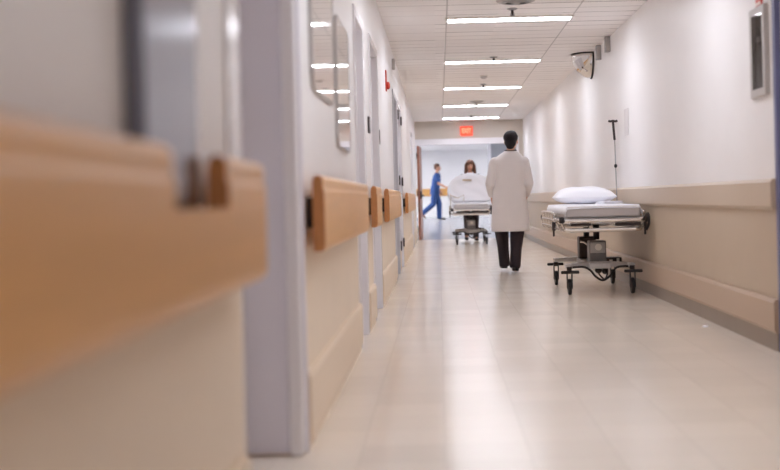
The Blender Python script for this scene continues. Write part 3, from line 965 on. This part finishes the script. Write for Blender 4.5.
# --- doctor walking away
D = thing('person', 'person in white coat and dark trousers walking away along the corridor', 'person', (.862, 14.92, 0))
J = dict(pel=(0, 0, .93), ch=(.01, .02, 1.31), nk=(.03, .03, 1.475),
         sh=((-.165, .01, 1.355), (.185, .01, 1.355)), el=((-.235, -.03, 1.09), (.238, -.03, 1.09)), wr=((-.205, .165, .955), (.215, .165, .955)),
         hip=((-.090, 0, .88), (.094, 0, .88)), kn=((-.098, .16, .50), (.082, -.01, .48)), an=((-.068, .24, .11), (.044, -.10, .10)),
         toe=((-.078, .39, .055), (.058, .05, .030)))
bm = BM(); body(bm, J, .97)
RH = head(bm, (.038, .035, 1.612), -.25)
for i, sd in ((0, 1), (1, -1)):
    hand(bm, J['wr'][i], (0.0, .75, -.65) if i == 0 else (-.0, .75, -.65), (-1 if i == 0 else 1, 0, .2), sd, .35)
remesh('body', bm, M['skin'], D, .006, 4)
face_bits(D, RH)
# hair: cap over the cranium with a tapered nape
bm = BM()
def elR(bm, R_, p, r):
    bmesh.ops.create_uvsphere(bm, u_segments=18, v_segments=12, radius=1, matrix=R_ @ Matrix.Translation(p) @ Matrix.Diagonal((r[0], r[1], r[2], 1)))
elR(bm, RH, (0, -.022, .040), (.092, .098, .084)); elR(bm, RH, (0, -.052, -.02), (.074, .062, .070)); elR(bm, RH, (0, .035, .085), (.066, .058, .045))
elR(bm, RH, (.0, -.02, .085), (.07, .075, .040)); elR(bm, RH, (0, -.06, -.075), (.05, .032, .03))
remesh('hair', bm, M['hairblack'], D, .008, 3)
# coat
bm = BM()
rings(bm, [oval(cx, cy, z, rx, ry, 32, p) for z, rx, ry, cx, cy, p in (
    (.505, .238, .19, .005, .02, 2.2), (.60, .234, .185, .004, .015, 2.2), (.80, .220, .165, .002, .01, 2.2), (1.0, .196, .145, .002, .01, 2.3), (1.12, .186, .138, .004, .012, 2.3),
    (1.25, .188, .14, .008, .018, 2.3), (1.33, .196, .138, .01, .02, 2.3), (1.38, .185, .128, .012, .022, 2.2), (1.43, .148, .104, .018, .025, 2.1), (1.468, .10, .082, .025, .03, 2.0), (1.49, .07, .07, .03, .035, 2.0))])
for i in (0, 1):
    sh, el, wr = (Vector(J[k][i]) for k in ('sh', 'el', 'wr'))
    ball(bm, sh + Vector((0, 0, -.008)), (.07, .075, .07), 14)
    tube(bm, [sh, sh.lerp(el, .5), el, el.lerp(wr, .5), wr], [.070, .064, .060, .056, .05], 16)
    ball(bm, el, .060, 12)
coat = remesh('coat', bm, M['coat'], D, .009, 4)
for (x, y_, z) in ((-.13, .175, .86), (.13, .175, .86)):
    bm = BM(); box(bm, x - .075, x + .075, y_ - .01, y_ + .012, z - .10, z + .07)
    obj('pocket', bm, M['coat'], coat, bevel=.006)
bm = BM(); tube(bm, [(.03 + .066 * math.cos(2 * PI * k / 20), .035 + .066 * math.sin(2 * PI * k / 20), 1.492 + .008 * math.sin(2 * PI * k / 20)) for k in range(21)], .011, 8)
obj('collar', bm, M['dark'], coat, smooth=True)
bm = BM(); box(bm, -.002 + .003, .002 + .003, -.166, -.15, .52, .78)
obj('back_vent', bm, M['coat'], coat)
bm = BM(); leg_cloth(bm, J, .100, .088, .068)
remesh('trousers', bm, M['trouser'], D, .010, 4)
shoes(D, J)

# --- woman pushing the far stretcher towards us (local +y = her forward)
W = thing('person', 'person with long brown hair in grey top pushing the far stretcher', 'person', (.685, 26.33, 0), PI)
W.scale = (1.025, 1.025, 1.025)
J = dict(pel=(0, -.03, .91), ch=(0, .04, 1.28), nk=(0, .07, 1.44),
         sh=((-.165, .05, 1.35), (.165, .05, 1.35)), el=((-.24, .06, 1.08), (.24, .06, 1.08)), wr=((-.27, .30, .97), (.27, .30, .97)),
         hip=((-.085, -.03, .88), (.085, -.03, .88)), kn=((-.09, .10, .48), (.09, -.08, .48)), an=((-.09, .08, .09), (.09, -.30, .13)),
         toe=((-.10, .23, .03), (.10, -.16, .03)))
bm = BM(); body(bm, J, .92)
RH = head(bm, (0, .085, 1.575), 0.0, .96)
for i, sd in ((0, 1), (1, -1)):
    hand(bm, J['wr'][i], (0, .75, -.55), (0, .5, .8), -sd * -1, .9, .92)
remesh('body', bm, M['skin'], W, .006, 4)
face_bits(W, RH)
bm = BM()
elR(bm, RH, (0, -.015, .060), (.092, .104, .086)); elR(bm, RH, (0, -.062, -.05), (.088, .060, .11))
for sx in (-1, 1):
    tube(bm, [RH @ Vector(p) for p in ((sx * .055, .03, .085), (sx * .088, .02, .02), (sx * .094, .015, -.07), (sx * .100, .015, -.16), (sx * .09, .02, -.21))], [.03, .034, .036, .034, .016], 12)
remesh('hair', bm, M['hairbrown'], W, .008, 3)
bm = BM()
rings(bm, [oval(0, cy, z, rx, ry, 26, 2.3) for z, rx, ry, cy in ((.80, .175, .14, -.03), (.95, .165, .13, -.02), (1.1, .155, .12, .01), (1.25, .17, .125, .035), (1.34, .165, .11, .05), (1.39, .11, .085, .06), (1.42, .07, .068, .065))])
for i in (0, 1):
    sh, el, wr = (Vector(J[k][i]) for k in ('sh', 'el', 'wr'))
    ball(bm, sh, .064, 12); ball(bm, el, .05, 12)
    tube(bm, [sh, sh.lerp(el, .5), el, el.lerp(wr, .8)], [.062, .056, .05, .04], 14)
remesh('top', bm, M['greytop'], W, .009, 4)
bm = BM(); leg_cloth(bm, J, .10, .072, .06); remesh('trousers', bm, M['trouser'], W, .010, 4)
shoes(W, J)

# --- man in blue scrubs walking to the right in the far hall, on the ramp
ZR = 0.262
S = thing('person', 'person in blue scrubs striding to the right in the far hall', 'person', (-.10, 37.7, ZR), -PI / 2)
J = dict(pel=(0, -.02, .95), ch=(0, .04, 1.33), nk=(0, .06, 1.50),
         sh=((-.18, .05, 1.40), (.18, .05, 1.40)), el=((-.23, -.02, 1.12), (.24, .10, 1.13)), wr=((-.22, .12, .92), (.23, .33, 1.01)),
         hip=((-.09, -.02, .92), (.09, -.02, .92)), kn=((-.09, .10, .50), (.09, -.08, .50)), an=((-.09, .10, .095), (.09, -.40, .24)),
         toe=((-.09, .26, .03), (.09, -.34, .08)))
bm = BM(); body(bm, J, 1.0)
RH = head(bm, (0, .075, 1.635), 0.0)
hand(bm, J['wr'][0], (0, .55, -.8), (-1, .2, 0), 1, .4); hand(bm, J['wr'][1], (0, .9, -.35), (1, 0, .3), -1, .5)
remesh('body', bm, M['skin'], S, .006, 4)
face_bits(S, RH)
bm = BM()
elR(bm, RH, (0, -.02, .045), (.083, .095, .082)); elR(bm, RH, (0, -.06, -.02), (.072, .05, .055))
remesh('hair', bm, M['hairbrown'], S, .008, 3)
bm = BM()
rings(bm, [oval(0, cy, z, rx, ry, 26, 2.3) for z, rx, ry, cy in ((.80, .185, .15, -.03), (.95, .18, .145, -.02), (1.1, .172, .135, .01), (1.25, .185, .138, .035), (1.37, .185, .122, .05), (1.43, .12, .095, .06), (1.47, .07, .072, .065))])
for i in (0, 1):
    sh, el = (Vector(J[k][i]) for k in ('sh', 'el'))
    ball(bm, sh, .072, 12)
    tube(bm, [sh, sh.lerp(el, .5), sh.lerp(el, .85)], [.07, .066, .066], 14)
remesh('scrub_top', bm, M['scrub'], S, .009, 4)
bm = BM(); leg_cloth(bm, J, .112, .088, .078); remesh('scrub_trousers', bm, M['scrub'], S, .010, 4)
shoes(S, J)

# ------------------------------------------------------------------ the hall beyond
Y0, Y1 = YE + .2, 40.0
zs = lambda y_: max(0.0, (y_ - 28.2) / (Y1 - 28.2) * .32)
bm = BM()
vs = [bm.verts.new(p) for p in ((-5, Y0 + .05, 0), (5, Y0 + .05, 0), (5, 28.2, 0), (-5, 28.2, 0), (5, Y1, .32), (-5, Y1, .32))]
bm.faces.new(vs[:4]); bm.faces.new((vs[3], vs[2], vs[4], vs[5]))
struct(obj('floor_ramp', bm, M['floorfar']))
bm = BM(); box(bm, -5, 5, Y0, Y1, 2.50, 2.6); struct(obj('ceiling_hall', bm, M['wall']))
bm = BM(); box(bm, -5, 5, Y1, Y1 + .2, 0, 2.6); struct(obj('wall_far', bm, M['wall']))
bm = BM(); box(bm, -5.2, -5, Y0, Y1, 0, 2.6); struct(obj('wall_hall_left', bm, M['wall']))
bm = BM(); box(bm, 5, 5.2, Y0, Y1, 0, 2.6); struct(obj('wall_hall_right', bm, M['wall']))
bm = BM(); box(bm, 1.46, 5, 33.5, 33.7, 0.05, 2.5); struct(obj('wall_hall_partition', bm, M['greywall']))
bm = BM(); box(bm, 1.37, 1.46, 33.45, 33.75, 0.05, 2.5); struct(obj('trim_5', bm, M['frame']))
bm = BM(); box(bm, -5, XL - .35, Y0 - .1, Y0, 0, 2.6); box(bm, XR + .2, 5, Y0 - .1, Y0, 0, 2.6); struct(obj('wall_hall_front', bm, M['wall']))
t = thing('handrail', 'wooden rail on the white far wall behind the person in scrubs', 'handrail', (-1.2, Y1, 1.02), 0, 'wooden rail in the far hall')
bm = BM(); box(bm, -3.0, 1.6, -.06, -.03, 0, .24); obj('rail_board', bm, M['wood'], t, bevel=.01)
for k in range(4):
    bm = BM(); box(bm, -2.8 + 1.3 * k, -2.72 + 1.3 * k, -.03, 0, .05, .19); obj('bracket', bm, M['dark'], t)
t0 = thing('ceiling_light', 'unseen cool fill light added to the far hall, left part', 'ceiling light', (-1.9, 33.0, 2.5), 0, 'unseen fill lights added to the far hall')  # panels added out of sight to brighten the hall
bm = BM(); box(bm, -.62, .62, -.32, .32, -.012, 0); obj('housing', bm, M['whitepl'], t0)
bm = BM(); box(bm, -.58, .58, -.28, .28, -.018, -.013); obj('diffuser', bm, M['hallfill'], t0)
copy_thing(t0, (-2.0, 37.2, 2.5), 'unseen cool fill light added to the far hall, left part, nearer the far wall')
copy_thing(t0, (3.4, 37.0, 2.5), 'unseen cool fill light added to the far hall, right part')
copy_thing(t0, (3.3, 30.4, 2.5), 'unseen cool fill light added to the far hall just past the opening')

# ------------------------------------------------------------------ world, camera
w = bpy.data.worlds.new('world'); scene.world = w; w.use_nodes = True
w.node_tree.nodes['Background'].inputs['Color'].default_value = (.8, .85, 1, 1)
w.node_tree.nodes['Background'].inputs['Strength'].default_value = 0.1

F = 1220.0
cam = bpy.data.cameras.new('camera')
co = bpy.data.objects.new('camera', cam); COL.objects.link(co)
cam.sensor_fit = 'HORIZONTAL'; cam.sensor_width = 36.0
cam.lens = 36.0 * F / 780.0
cam.shift_x = -49.0 / 780.0
cam.shift_y = -36.0 / 780.0
cam.clip_start = .05; cam.clip_end = 200
co.matrix_world = Matrix.Translation((0, 0, .92)) @ Matrix.Rotation(PI / 2, 4, 'X') @ Matrix.Rotation(math.radians(-1.4), 4, 'Z')
cam.dof.use_dof = True
cam.dof.focus_distance = 12.8
cam.dof.aperture_fstop = 1.6
scene.camera = co
scene.view_settings.view_transform = 'Standard'
scene.view_settings.look = 'None'
scene.view_settings.exposure = 1.02
scene.view_settings.gamma = 1.0
scene.view_settings.use_curve_mapping = False
scene.cycles.max_bounces = 16
scene.cycles.diffuse_bounces = 10
scene.cycles.glossy_bounces = 6
